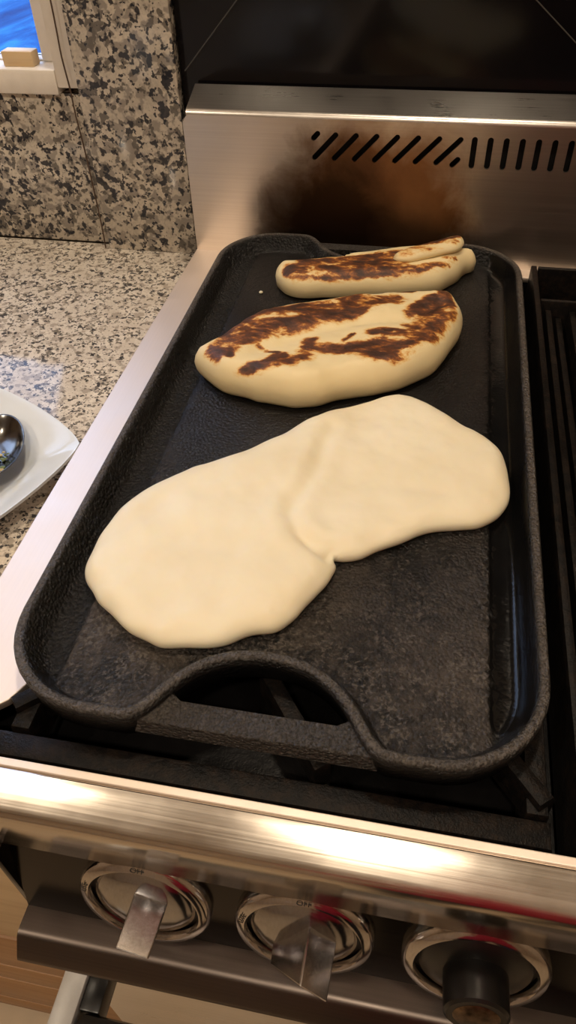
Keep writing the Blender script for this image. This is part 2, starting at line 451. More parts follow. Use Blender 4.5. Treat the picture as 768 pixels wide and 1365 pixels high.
# lower lip of the panel
lip = [(-0.0480, -0.1085), (-0.0600, -0.1085), (-0.0625, -0.1090), (-0.0643, -0.1105), (-0.0712, -0.1215), (-0.0722, -0.1240), (-0.0715, -0.1275), (-0.0690, -0.1290), (-0.0480, -0.1290)]
extrude_x('panel_lip', lip, 0.010, XR, M['steel_lip'], rg)
# oven door and handle
dr = box('oven_door', (0.014, -0.052, -0.80), (XR-0.01, -0.0405, -0.133), M['steel_x'], 0.002, rg)
hd = box('oven_handle', (0.0285, -0.120, -0.222), (XR-0.03, -0.0765, -0.200), M['black_plastic'], 0.005, rg)
b1 = box('bracket', (0.0125, -0.125, -0.222), (0.0275, -0.0525, -0.200), M['pale_metal'], 0.0012); part(b1, rg)
b2 = box('bracket', (0.0280, -0.076, -0.224), (0.0410, -0.0525, -0.203), M['black_plastic'], 0.001); part(b2, rg)

# knobs
def knob_matrix(x, z):
    y = PT[0]+(PB[0]-PT[0])*(z-PT[1])/(PB[1]-PT[1])
    zx = PN; xx = Vector((1, 0, 0)); yy = zx.cross(xx)
    return Matrix(((xx.x, yy.x, zx.x, x), (xx.y, yy.y, zx.y, y), (xx.z, yy.z, zx.z, z), (0, 0, 0, 1))) @ Matrix.Diagonal((0.93, 0.93, 0.80, 1))
def text_on(word, size, loc, rotz, M4, parent):
    cu = bpy.data.curves.new('t', 'FONT'); cu.body = word; cu.size = size; cu.align_x = 'CENTER'; cu.align_y = 'CENTER'; cu.extrude = 0.0001
    t = bpy.data.objects.new('tmp', cu); C.objects.link(t)
    dg = bpy.context.evaluated_depsgraph_get(); dg.update()
    me = bpy.data.meshes.new_from_object(t.evaluated_get(dg)); bpy.data.objects.remove(t)
    me.transform(M4 @ Matrix.Translation(loc) @ Matrix.Rotation(rotz, 4, 'Z')); me.materials.clear()
    o = link(me, 'lettering', M['print']); o.parent = parent; o.matrix_parent_inverse = parent.matrix_world.inverted()
    return o
def knob(x, z, ang, black=False):
    K = knob_matrix(x, z)
    kb = lathe('knob', [(0.0, 0.002), (0.0, 0.0095), (0.012, 0.0092), (0.020, 0.0080), (0.0265, 0.0055), (0.0285, 0.0035), (0.0285, 0.001)][::-1], M['chrome_knob'] if not black else M['black_plastic'], 48, K, rg)
    bz = lathe('bezel', [(0.0300, 0.0), (0.0305, 0.0065), (0.0315, 0.0080), (0.0355, 0.0068), (0.0372, 0.0045), (0.0375, 0.0)], M['chrome'], 64, K, rg)
    gp = lathe('bezel_gap', [(0.0, 0.0006), (0.0306, 0.0006)], M['dark_void'], 40, K, rg)
    if not black:
        bm = bmesh.new(); bmesh.ops.create_cube(bm, size=1)
        for v in bm.verts:
            top = v.co.z > 0
            hw = 0.0088 if top else 0.0094; hl = 0.0150 if top else 0.0160
            v.co = Vector((hw*(1 if v.co.x > 0 else -1), hl*(1 if v.co.y > 0 else -1)-0.0030, (0.0420 if v.co.y > 0 else 0.0210) if top else 0.004))
        bmesh.ops.bevel(bm, geom=bm.edges[:], offset=0.0009, segments=2, affect='EDGES', profile=0.5)
        bmesh.ops.transform(bm, matrix=K @ Matrix.Translation((0.003, 0, 0)) @ Matrix.Rotation(ang, 4, 'Z'), verts=bm.verts)
        g = bm_obj(bm, 'grip', M['chrome_grip']); g.parent = kb; g.matrix_parent_inverse = kb.matrix_world.inverted()
    else:
        g = lathe('stem', [(0.0, 0.031), (0.0145, 0.031), (0.0160, 0.0295), (0.0165, 0.006), (0.0, 0.006)], M['black_plastic'], 32, K); g.parent = kb
        g = lathe('end_badge', [(0.0, 0.0320), (0.0105, 0.0318), (0.0115, 0.0311), (0.0, 0.0308)], M['brass'], 24, K); g.parent = kb
    for word, a in (('OFF', 90), ('LITE', 165)):
        if black: continue
        r = 0.0334; aa = math.radians(a)
        text_on(word, 0.0046, (r*math.cos(aa), r*math.sin(aa), 0.0078), aa-math.pi/2, K, bz)
    return kb
bpy.context.view_layer.update()
knob(0.0817, -0.0755, math.radians(-15)); knob(0.1635, -0.0755, math.radians(-38)); knob(0.2465, -0.0755, 0, True)

# backguard with cut slots
def slot(cx, cz, ln, wd, ang, n=6):
    pts = []
    for s, off in ((1, -90), (-1, 90)):
        for k in range(n+1):
            a = math.radians(off+180*k/n); pts.append((s*ln/2-0+ (wd/2)*math.cos(a) if s > 0 else -ln/2+(wd/2)*math.cos(a), (wd/2)*math.sin(a)))
    c, s_ = math.cos(ang), math.sin(ang)
    return [(cx+x*c-y*s_, cz+x*s_+y*c) for x, y in pts]
BY = 0.514; BH = 0.1264
holes = []
for i in range(7): holes.append(slot(0.0872+i*0.01745, 0.1010, 0.0262, 0.0046, math.radians(46)))
holes.append(slot(0.0790, 0.1092, 0.0050, 0.0046, math.radians(46))); holes.append(slot(0.1985, 0.0925, 0.0060, 0.0046, math.radians(46)))
for i in range(12): holes.append(slot(0.2125+i*0.0129, 0.1005, 0.0205, 0.0048, math.radians(90)))
M4 = Matrix(((1, 0, 0, 0), (0, 0, 1, BY+0.001), (0, 1, 0, 0), (0, 0, 0, 1)))
t = NT('scorched backguard steel'); v = t.coord(); vx = t.coord((6, 900, 900))
n = t.noise(vx, 1.0, 3); n2 = t.noise(v, 18, 5, 0.6, 0.5); n3 = t.noise(v, 60, 4)
base = t.ramp(n, [(0.25, (0.64, 0.57, 0.51)), (0.75, (0.72, 0.65, 0.58))])
sx = t.n('ShaderNodeSeparateXYZ'); t.l(v, sx.inputs[0])
def ell(cx, cz, rx, rz):
    a = t.math('POWER', t.math('DIVIDE', t.math('SUBTRACT', sx.outputs[0], cx), rx), 2.0); b = t.math('POWER', t.math('DIVIDE', t.math('SUBTRACT', sx.outputs[2], cz), rz), 2.0)
    d = t.math('SQRT', t.math('ADD', a, b)); return t.math('ADD', d, t.math('MULTIPLY', t.math('SUBTRACT', n2, 0.5), 0.9))
e1 = ell(0.130, 0.040, 0.105, 0.095); e2 = ell(0.095, 0.035, 0.070, 0.085)
tan = t.ramp(e1, [(0.60, 1.0), (1.25, 0.0)]); dk = t.ramp(e2, [(0.40, 1.0), (1.35, 0.0)])
c = t.mix(t.math('MULTIPLY', tan, 0.92), base, t.mix(n3, (0.20, 0.085, 0.028), (0.34, 0.16, 0.06)))
c = t.mix(t.math('MULTIPLY', dk, 0.9), c, (0.035, 0.020, 0.014))
low = t.ramp(sx.outputs[2], [(0.0, 1.0), (0.075, 0.0)])
c = t.mix(t.math('MULTIPLY', t.math('MULTIPLY', low, tan), 0.8), c, (0.030, 0.017, 0.012))
t.col(c); t.set(Metallic=1.0)
t.rough(t.math('ADD', t.math('MULTIPLY', n, 0.1), t.math('ADD', 0.27, t.math('MULTIPLY', tan, 0.12)))); t.bump(n, 0.05, 0.0004)
M['scorched'] = t.m
bgd = plate('backguard', [(-0.0386, 0.0), (XR, 0.0), (XR, BH-0.004), (-0.0340, BH-0.004), (-0.0386, BH-0.010)], holes, M['scorched'], 0.002, M4, rg)
# top cap, rolled, sloping back
cap = [(BY, BH-0.0045), (BY+0.0006, BH-0.0018), (BY+0.0022, BH-0.0003), (BY+0.0045, BH+0.0006), (BY+0.036, BH+0.0105), (BY+0.0365, BH+0.0085), (BY+0.0050, BH-0.0045)]
extrude_x('backguard_cap', cap, -0.0350, XR, M['steel_x'], rg)
box('backguard_end', (-0.0386, BY+0.002, 0.0), (-0.0362, BY+0.036, BH-0.008), M['steel_x'], 0.0008, rg)
box('vent_duct', (-0.030, BY+0.016, 0.004), (XR-0.01, BY+0.034, BH-0.006), M['dark_void'], 0, rg)

# ------------------------------------------------------------------ grates
gr = tag(empty('burner_grate', (0.13, 0.25, -0.03)), 'black cast iron burner grate beneath the griddle', 'grate')
gz0, gz1 = -0.016, 0.0045
def bar(name, p, q, wdt, z0, z1, root, m='iron', bev=0.0015):
    p = Vector((p[0], p[1], 0)); q = Vector((q[0], q[1], 0)); d = (q-p).normalized(); s = Vector((-d.y, d.x, 0))*wdt/2
    poly = [(p+s), (q+s), (q-s), (p-s)]
    return prism(name, [(v.x, v.y) for v in poly][::-1], z0, z1, M[m], root, bev)
bar('frame_bar', (-0.022, -0.0075), (0.268, -0.0075), 0.0125, -0.024, -0.002, gr)
bar('frame_bar', (0.0145, 0.0), (0.0145, 0.495), 0.010, -0.024, 0.0, gr)
bar('frame_bar', (0.2620, 0.0), (0.2620, 0.495), 0.010, -0.024, 0.0, gr)
bar('frame_bar', (0.0145, 0.490), (0.2620, 0.490), 0.010, -0.024, 0.0, gr)
bar('frame_bar', (0.0145, 0.250), (0.2620, 0.250), 0.010, -0.024, 0.0, gr)
for cy in (0.13, 0.37):
    for sx_ in (-1, 1):
        for sy_ in (-1, 1):
            if sx_ > 0 and sy_ < 0 and cy < 0.2: bar('finger', (0.2660, 0.0045), (0.1750, 0.1150), 0.0095, gz0, gz1, gr, bev=0.003)
            else: bar('finger', (0.1325+sx_*0.125, cy+sy_*0.120), (0.1325+sx_*0.030, cy+sy_*0.032), 0.0085, gz0, gz1, gr)
    bar('finger', (0.1325, cy-0.118), (0.1325, cy-0.05), 0.0085, gz0, gz1, gr) if cy > 0.2 else None
bar('finger', (0.128, 0.052), (0.165, 0.004), 0.0085, gz0, gz1-0.001, gr)
# charbroiler grid to the right
cg = tag(empty('grill_grid', (0.45, 0.25, -0.03)), 'black cast iron grill grid of narrow ribs right of the griddle', 'grill')
gx0, gx1 = 0.2770, 0.585
bar('frame_bar', (gx0+0.0025, -0.012), (gx0+0.0025, 0.500), 0.0050, -0.030, 0.0125, cg)
bar('frame_bar', (gx1, -0.012), (gx1, 0.500), 0.005, -0.030, 0.0125, cg)
bar('frame_bar', (gx0+0.006, -0.0095), (gx1-0.003, -0.0095), 0.006, -0.030, 0.002, cg)
bar('frame_bar', (gx0+0.006, 0.4970), (gx1-0.003, 0.4970), 0.005, -0.030, 0.0125, cg)
bar('frame_bar', (gx0+0.006, 0.4450), (gx1-0.003, 0.4450), 0.004, -0.030, 0.0095, cg)
k = 0; x = gx0+0.0135
while x < gx1-0.006:
    y0 = 0.004
    bar('rib', (x, -0.006), (x, 0.442), 0.0050, -0.022, 0.002 if k % 2 == 0 else -0.005, cg, bev=0.0012)
    x += 0.0098; k += 1
box('drip_tray', (gx0+0.006, -0.006, -0.0350), (gx1-0.004, 0.499, -0.0315), M['enamel'], 0, cg)

# ------------------------------------------------------------------ griddle
def vnoise(P, sc, seed):
    """cheap smooth value noise"""
    rs = np.random.RandomState(seed); T = rs.rand(64, 64)
    q = P*sc; i = np.floor(q).astype(int); f = q-i; f = f*f*(3-2*f)
    g = lambda a, b: T[(i[:, 0]+a) % 64, (i[:, 1]+b) % 64]
    return (g(0, 0)*(1-f[:, 0])+g(1, 0)*f[:, 0])*(1-f[:, 1])+(g(0, 1)*(1-f[:, 0])+g(1, 1)*f[:, 0])*f[:, 1]
GW, GL, GR = 0.265, 0.5043, 0.052
ZR, ZF = 0.0274, 0.0135
half = [(-0.060, 0.0004), (-0.0535, 0.0035), (-0.0475, 0.0105), (-0.0405, 0.0210), (-0.0320, 0.0305), (-0.0205, 0.0377), (-0.0070, 0.0411)]
arch = half+[(-x, y) for x, y in half[::-1]]
def corner(cx, cy, a0):
    return [(cx+GR*math.cos(math.radians(a0+k*9)), cy+GR*math.sin(math.radians(a0+k*9))) for k in range(11)]
cxm = GW/2
P = corner(GR, GR, 180)
P += [tuple(v) for v in catmull([(cxm-0.072, 0)]+[(cxm+x, y) for x, y in arch]+[(cxm+0.072, 0)], 5, False)]
P += corner(GW-GR, GR, 270)+corner(GW-GR, GL-GR, 0)
P += [tuple(v) for v in catmull([(cxm+0.072, GL)]+[(cxm-x, GL-y) for x, y in arch]+[(cxm-0.072, GL)], 5, False)]
P += corner(GR, GL-GR, 90)
GO = resample(np.array(P), 0.0034)
prof_d = [0, 0.0007, 0.0016, 0.0040, 0.0052, 0.0062, 0.0080, 0.0105, 0.0122, 0.0138, 0.0158]
prof_z = [0.0252, 0.0266, 0.0272, 0.0272, 0.0266, 0.0250, 0.0208, 0.0148, 0.0118, 0.0108, 0.0105]
FX0, FX1 = 0.0285, 0.2400          # raised cooking floor between the two long gutters
ys = np.arange(0.012, GL-0.012, 0.006)
ext = np.vstack([np.stack([np.full(len(ys), x), ys], 1) for x in (FX0-0.0016, FX0-0.0006, FX0+0.0006, FX0+0.0018, FX1-0.0018, FX1-0.0006, FX1+0.0006, FX1+0.0016)])
Po, V2, F, sd = heightfield(GO, prof_d[1:], 0.006, None, ext)
z = np.interp(sd, prof_d, prof_z)
ramp_ = np.interp(V2[:, 0], [FX0-0.0016, FX0-0.0006, FX0+0.0006, FX0+0.0018, FX1-0.0018, FX1-0.0006, FX1+0.0006, FX1+0.0016], [0, 0.12, 0.88, 1, 1, 0.88, 0.12, 0])
z = np.where(sd > 0.0105, np.maximum(z, 0.0105+0.003*ramp_), z)
flatv = ramp_*np.clip((sd-0.0105)/0.002, 0, 1)
rimv = np.clip(1.6*(1-np.abs(sd-0.0026)/0.0028), 0, 1)
verts = [(x, y, zz) for (x, y), zz in zip(V2, z)]
# outer wall and underside
idx = {}
for i, (x, y) in enumerate(V2): idx[(round(x, 6), round(y, 6))] = i
nb = len(verts); n = len(Po); loop = []
from mathutils.kdtree import KDTree
kd = KDTree(len(V2))
for i, (x, y) in enumerate(V2): kd.insert((x, y, 0), i)
kd.balance()
loop = [kd.find((x, y, 0))[1] for x, y in Po]
def ring(dz, off):
    tt = np.roll(Po, -1, 0)-np.roll(Po, 1, 0); tt /= np.linalg.norm(tt, axis=1)[:, None]
    Q = Po+np.stack([-tt[:, 1], tt[:, 0]], 1)*off
    s = len(verts); verts.extend([(x, y, dz) for x, y in Q]); return list(range(s, s+n))
r1 = ring(0.0175, 0.0006); r2 = ring(0.0075, 0.0022); r3 = ring(0.0062, 0.0036)
faces = list(F)
for a, b in ((loop, r1), (r1, r2), (r2, r3)):
    for i in range(n): faces.append((a[i], b[i], b[(i+1) % n], a[(i+1) % n]))
faces.append(tuple(r3[::-1]))
me = bpy.data.meshes.new('griddle'); me.from_pydata(verts, [], faces); me.update()
# griddle material: rubbed floor plus front sheen and sparkle painted into the colour (attribute = height class of the casting)
t = NT('seasoned cast iron griddle'); v = t.coord()
at = t.n('ShaderNodeAttribute', attribute_name='flat')
ar = t.n('ShaderNodeAttribute', attribute_name='rim')
g = t.noise(v, 1000, 3, 0.7); n2 = t.noise(v, 14, 5, 0.62); n3 = t.noise(v, 150, 5, 0.72)
vo = t.n('ShaderNodeTexVoronoi'); t.l(v, vo.inputs['Vector']); vo.inputs['Scale'].default_value = 480; vo.inputs['Randomness'].default_value = 1.0
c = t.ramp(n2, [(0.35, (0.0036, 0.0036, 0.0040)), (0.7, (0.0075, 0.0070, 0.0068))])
wear_sheen = t.math('MULTIPLY', at.outputs['Fac'], t.ramp(t.math('ADD', t.math('MULTIPLY', n2, 0.6), t.math('MULTIPLY', n3, 0.5)), [(0.46, 0.0), (0.74, 1.0)]))
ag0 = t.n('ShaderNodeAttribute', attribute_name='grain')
c = t.mix(t.math('MULTIPLY', wear_sheen, t.math('POWER', ag0.outputs['Fac'], 2.0)), c, (0.095, 0.076, 0.062))  # rubbed-metal tone, also a light sheen painted in towards the front
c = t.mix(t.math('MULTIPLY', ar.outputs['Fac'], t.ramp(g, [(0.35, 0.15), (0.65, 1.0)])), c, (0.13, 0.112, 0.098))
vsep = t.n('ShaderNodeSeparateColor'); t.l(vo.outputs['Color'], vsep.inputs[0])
tip_glints = t.ramp(t.math('ADD', t.noise(v, 430, 4, 0.7, 0.4), t.math('MULTIPLY', t.math('SUBTRACT', t.noise(v, 60, 3), 0.5), 0.35)), [(0.52, 0.0), (0.64, 1.0)])  # lighter specks painted as metal glints on the front floor and rim
glint_mask = t.math('MULTIPLY', tip_glints, t.math('MAXIMUM', t.math('MULTIPLY', t.math('POWER', ag0.outputs['Fac'], 3.0), t.math('MAXIMUM', at.outputs['Fac'], 0.0)), ar.outputs['Fac']))
c = t.mix(t.math('MULTIPLY', glint_mask, 0.8), c, (0.15, 0.128, 0.11))
t.col(c)
ag = t.n('ShaderNodeAttribute', attribute_name='grain')
t.rough(t.math('ADD', t.math('MULTIPLY', t.ramp(n2, [(0.3, 0.22), (0.7, 0.34)]), ag.outputs['Fac']), 0.10))
t.l(t.math('ADD', t.math('MULTIPLY', ag.outputs['Fac'], 0.35), 0.20), t.b.inputs['Specular IOR Level'])
h = t.math('ADD', g, t.math('ADD', t.math('MULTIPLY', n3, 0.5), t.math('MULTIPLY', vo.outputs['Distance'], -1.1)))
h = t.math('MULTIPLY', h, ag.outputs['Fac'])
t.bump(h, 1.0, 0.0016)
M['griddle'] = t.m
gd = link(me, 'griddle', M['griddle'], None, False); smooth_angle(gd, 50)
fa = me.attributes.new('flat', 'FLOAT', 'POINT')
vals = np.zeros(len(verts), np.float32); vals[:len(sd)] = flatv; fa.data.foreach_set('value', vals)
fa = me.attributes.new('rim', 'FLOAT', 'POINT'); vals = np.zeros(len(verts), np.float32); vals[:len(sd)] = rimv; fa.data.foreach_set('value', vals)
# grain: coarse near the front and on rims, smooth and oily at the back and in the right gutter
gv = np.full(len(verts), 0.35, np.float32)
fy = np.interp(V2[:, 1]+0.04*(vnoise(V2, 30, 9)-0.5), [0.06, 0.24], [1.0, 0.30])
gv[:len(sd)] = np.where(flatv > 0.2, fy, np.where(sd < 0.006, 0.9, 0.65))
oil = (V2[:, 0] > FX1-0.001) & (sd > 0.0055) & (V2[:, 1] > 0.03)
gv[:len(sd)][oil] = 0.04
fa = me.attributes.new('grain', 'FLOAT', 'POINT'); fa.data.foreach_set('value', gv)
tag(gd, 'long black cast iron griddle with raised rim and arched loop handles', 'griddle')
def handle(flip):
    pts = [(-0.0640, 0.0032), (0.0640, 0.0032), (0.0600, 0.0036), (0.0530, 0.0080), (0.0462, 0.0180), (0.0435, 0.0215), (0.0415, 0.0200), (0.0400, 0.0165), (0.0375, 0.0148),
           (-0.0375, 0.0148), (-0.0400, 0.0165), (-0.0415, 0.0200), (-0.0435, 0.0215), (-0.0462, 0.0180), (-0.0530, 0.0080), (-0.0600, 0.0036)]
    if flip: pts = [(cxm-x, GL-y) for x, y in pts]
    else: pts = [(cxm+x, y) for x, y in pts]
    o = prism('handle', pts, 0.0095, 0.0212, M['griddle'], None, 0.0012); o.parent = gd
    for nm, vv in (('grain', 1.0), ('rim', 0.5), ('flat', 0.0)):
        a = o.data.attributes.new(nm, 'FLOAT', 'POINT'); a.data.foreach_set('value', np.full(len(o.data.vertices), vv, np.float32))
handle(False); handle(True)

# ------------------------------------------------------------------ breads
def strokes(V, S, pxr):
    out = np.zeros(len(V))
    for line, r in S:
        d = seg_dist(V, np.array(line), False)/(r*pxr)
        out = np.maximum(out, np.clip(1.05-0.50*d, 0, 0.74))
    return out
def bread(name, outline, z0, thick, er, m, extra=None, char=None, base=0.0042, power=0.5, zbase=None, grid=0.0026, bulge=0.0, lift=None):
    O = resample(catmull(outline, 6), 0.0026)
    O = O+np.stack([vnoise(O, 90, 21)-0.5, vnoise(O, 90, 22)-0.5], 1)*0.0018
    rings = [er*k for k in (0.04, 0.10, 0.18, 0.28, 0.40, 0.55, 0.72, 0.88)]
    Po, V2, F, sd = heightfield(O, rings, grid, None)
    tn = np.clip(sd/er, 0, 1); zl = 0.40*thick
    z = z0+zl+(thick-zl)*(1-(1-tn)**2)**power
    z = z+bulge*np.clip((sd-er)/0.02, 0, 1)
    w_ = np.clip(sd/0.006, 0, 1)
    z += w_*((vnoise(V2, 45, 3)-0.5)*0.0026+(vnoise(V2, 120, 4)-0.5)*0.0009+(vnoise(V2, 300, 5)-0.5)*0.0004)
    if extra is not None: z = z+extra(V2, sd)*w_
    if zbase is not None: z = z+zbase(V2)
    if lift is not None: z = np.maximum(z, z0+lift(V2)+0.0065*np.clip(0.5+sd/0.008, 0, 1))
    verts = [(x, y, zz) for (x, y), zz in zip(V2, z)]
    kd = KDTree(len(V2))
    for i, (x, y) in enumerate(V2): kd.insert((x, y, 0), i)
    kd.balance(); loop = [kd.find((x, y, 0))[1] for x, y in Po]; n = len(Po)
    faces = list(F)
    tt = np.roll(Po, -1, 0)-np.roll(Po, 1, 0); tt /= np.linalg.norm(tt, axis=1)[:, None]; N = np.stack([-tt[:, 1], tt[:, 0]], 1)
    zb = zbase(Po) if zbase is not None else np.zeros(n)
    if lift is not None: zb = lift(Po)
    tk = thick if lift is None else 0.0065
    last = loop
    for off, zz in ((0.0008, 0.22), (0.0024, 0.09), (0.0050, 0.0)):
        Q = Po+N*off; s = len(verts); verts += [(x, y, z0+tk*zz+b) for (x, y), b in zip(Q, zb)]
        r = list(range(s, s+n))
        for i in range(n): faces.append((last[i], r[i], r[(i+1) % n], last[(i+1) % n]))
        last = r
    faces.append(tuple(last[::-1]))
    me = bpy.data.meshes.new(name); me.from_pydata(verts, [], faces); me.update()
    o = link(me, name, m, None, True)
    if char is not None:
        a = me.attributes.new('char', 'FLOAT', 'POINT'); vals = np.zeros(len(verts), np.float32); vals[:len(V2)] = char(V2, sd); a.data.foreach_set('value', vals)
    return o
B1 = [(0.0201, 0.0853), (0.0185, 0.1), (0.0192, 0.1183), (0.0235, 0.1362), (0.0325, 0.1532), (0.0463, 0.169), (0.0646, 0.1848), (0.084, 0.1996), (0.1035, 0.2178), (0.1163, 0.2336), (0.1301, 0.2469), (0.1486, 0.2584), (0.1675, 0.2702), (0.1814, 0.273), (0.1957, 0.2677), (0.2159, 0.2511), (0.2312, 0.2391), (0.2423, 0.2288), (0.2481, 0.2129), (0.2501, 0.1943), (0.249, 0.1792), (0.2427, 0.1657), (0.2327, 0.1568), (0.2195, 0.1523), (0.2031, 0.1463), (0.1873, 0.1353), (0.1718, 0.1246), (0.1600, 0.1182), (0.1530, 0.1170), (0.1552, 0.1115), (0.1541, 0.1056), (0.15, 0.0946), (0.1439, 0.0835), (0.1394, 0.0738), (0.1318, 0.065), (0.119, 0.0602), (0.1085, 0.053), (0.0973, 0.0489), (0.0827, 0.0464), (0.0703, 0.0464), (0.0575, 0.0516), (0.043, 0.0606), (0.0307, 0.0712)]
SEAM = np.array([(0.150, 0.1165), (0.1417, 0.1189), (0.1314, 0.1277), (0.1239, 0.1406), (0.124, 0.153), (0.1297, 0.1667), (0.1333, 0.1889), (0.1339, 0.2092), (0.1364, 0.225)])
def seamf(V, sd):
    d = seg_dist(V, SEAM, False)
    tnear = np.clip(1-np.linalg.norm(V-np.array((0.150, 0.1165)), axis=1)/0.03, 0, 1)
    right = V[:, 0]-np.interp(V[:, 1], SEAM[:, 1], SEAM[:, 0])
    step = 0.0012*np.tanh(right/0.008)*np.exp(-(d/0.03)**2)
    return -0.0016*np.exp(-(d/0.0045)**2)-0.0045*tnear*np.exp(-(d/0.0035)**2)-step+0.0010*np.exp(-((d-0.010)/0.006)**2)
# raw dough
t = NT('raw dough'); v = t.coord()
n = t.noise(v, 22, 4, 0.5); nf = t.noise(v, 240, 3, 0.5); n3 = t.noise(v, 75, 3)
c = t.ramp(n, [(0.3, (0.80, 0.70, 0.50)), (0.7, (0.86, 0.785, 0.61))])
sp = t.n('ShaderNodeTexVoronoi'); t.l(v, sp.inputs['Vector']); sp.inputs['Scale'].default_value = 42
spc = t.n('ShaderNodeSeparateColor'); t.l(sp.outputs['Color'], spc.inputs[0])
spot = t.math('MULTIPLY', t.math('LESS_THAN', sp.outputs['Distance'], 0.030), t.math('GREATER_THAN', spc.outputs[0], 0.93))
t.col(t.mix(t.math('MULTIPLY', spot, 0.8), c, (0.22, 0.13, 0.06)))
t.set(Roughness=0.55); t.b.inputs['Subsurface Weight'].default_value = 0.25; t.b.inputs['Subsurface Radius'].default_value = (0.006, 0.004, 0.002); t.b.inputs['Subsurface Scale'].default_value = 1.0
t.bump(t.math('ADD', t.math('MULTIPLY', nf, 0.4), n3), 0.12, 0.0015)
M['dough'] = t.m
tag(bread('flatbread', B1, ZF+0.0003, 0.0135, 0.0145, M['dough'], seamf), 'pale uncooked flatbread dough, bean shaped with a fold, nearest the front', 'flatbread', 'flatbreads on the griddle')
# cooked bread
t = NT('charred flatbread'); v = t.coord()
at = t.n('ShaderNodeAttribute', attribute_name='char')
vs = t.coord((0.7, 1.25, 1), (0, 0, math.radians(-28)))
n1 = t.noise(vs, 210, 5, 0.7, 0.3); n2 = t.noise(vs, 55, 4, 0.6, 0.6); n3 = t.noise(v, 22, 4)
f = t.math('ADD', at.outputs['Fac'], t.math('MULTIPLY', t.math('SUBTRACT', n1, 0.5), 1.35))
f = t.math('ADD', f, t.math('MULTIPLY', t.math('SUBTRACT', n2, 0.5), 2.3))
f = t.math('MULTIPLY', f, t.ramp(at.outputs['Fac'], [(0.0, 0.0), (0.10, 0.55), (0.35, 1.0)]))
c = t.ramp(f, [(0.02, (0.80, 0.66, 0.39)), (0.24, (0.74, 0.52, 0.23)), (0.36, (0.60, 0.28, 0.06)), (0.46, (0.32, 0.105, 0.02)), (0.62, (0.13, 0.040, 0.013)), (0.95, (0.045, 0.017, 0.009))])
t.col(c)
t.set(Roughness=0.55); t.b.inputs['Subsurface Weight'].default_value = 0.12; t.b.inputs['Subsurface Radius'].default_value = (0.005, 0.003, 0.0015); t.b.inputs['Subsurface Scale'].default_value = 1.0
t.bump(t.math('SUBTRACT', t.math('MULTIPLY', n3, 1.0), t.math('MULTIPLY', f, 0.5)), 0.5, 0.002)
M['charred'] = t.m
B2 = [(0.0253, 0.2883), (0.0329, 0.2783), (0.0503, 0.2645), (0.0749, 0.2575), (0.0945, 0.2537), (0.1095, 0.2529), (0.1266, 0.2605), (0.1437, 0.2706), (0.1649, 0.2789), (0.1824, 0.2912), (0.2, 0.3104), (0.2122, 0.3403), (0.2168, 0.361), (0.2169, 0.3758), (0.2128, 0.3865), (0.2061, 0.3969), (0.1856, 0.3974), (0.1609, 0.3939), (0.1328, 0.3839), (0.109, 0.3747), (0.0856, 0.3647), (0.0669, 0.3538), (0.0502, 0.3354), (0.0399, 0.3111), (0.0288, 0.2971)]
S2 = [([(0.0414, 0.2833), (0.0465, 0.2938), (0.0481, 0.3143), (0.0598, 0.3297), (0.0777, 0.3416), (0.0959, 0.3537)], 9), ([(0.0652, 0.3059), (0.0817, 0.3215), (0.1001, 0.3294), (0.1183, 0.3397)], 12), ([(0.0928, 0.3477), (0.1178, 0.3435), (0.1072, 0.3343)], 12), ([(0.1308, 0.3508), (0.134, 0.3739)], 10), ([(0.1369, 0.3501), (0.153, 0.3684), (0.1648, 0.3717)], 12), ([(0.1579, 0.3899), (0.1758, 0.3882)], 5), ([(0.0386, 0.272), (0.0461, 0.2799), (0.0565, 0.2767), (0.0541, 0.2866)], 5), ([(0.0523, 0.2564), (0.0617, 0.2559)], 3), ([(0.0651, 0.2603), (0.0794, 0.2676), (0.0952, 0.2818)], 7), ([(0.0739, 0.293), (0.0889, 0.2849)], 4), ([(0.1003, 0.2747), (0.1094, 0.2866), (0.1089, 0.3052)], 9), ([(0.1209, 0.2965), (0.1394, 0.2993), (0.1563, 0.3087)], 8), ([(0.1501, 0.3206), (0.1668, 0.3259), (0.1745, 0.3242)], 6), ([(0.1543, 0.292), (0.1696, 0.2937)], 8), ([(0.1652, 0.3018), (0.1795, 0.3087), (0.1897, 0.3242), (0.1963, 0.3435)], 10), ([(0.1736, 0.3364), (0.1835, 0.3327)], 6), ([(0.1964, 0.3398), (0.2081, 0.3566)], 8), ([(0.1763, 0.352), (0.1851, 0.369), (0.1946, 0.3784)], 8), ([(0.1918, 0.3542), (0.1989, 0.3709)], 6), ([(0.196, 0.391), (0.2044, 0.3839)], 5), ([(0.1327, 0.3066), (0.1391, 0.3168)], 3), ([(0.0398, 0.261), (0.0478, 0.259)], 4)]
B3 = [(0.0567, 0.4327), (0.0590, 0.4400), (0.0648, 0.4430), (0.0842, 0.4475), (0.1147, 0.4587), (0.1454, 0.471), (0.1675, 0.4800), (0.19, 0.4850), (0.2103, 0.4860), (0.2235, 0.4840), (0.2269, 0.4785), (0.2235, 0.4720), (0.2193, 0.4690), (0.2131, 0.4566), (0.2026, 0.4394), (0.1856, 0.4288), (0.1599, 0.4215), (0.1297, 0.4154), (0.108, 0.4115), (0.0865, 0.4066), (0.0699, 0.4115), (0.0593, 0.4237)]
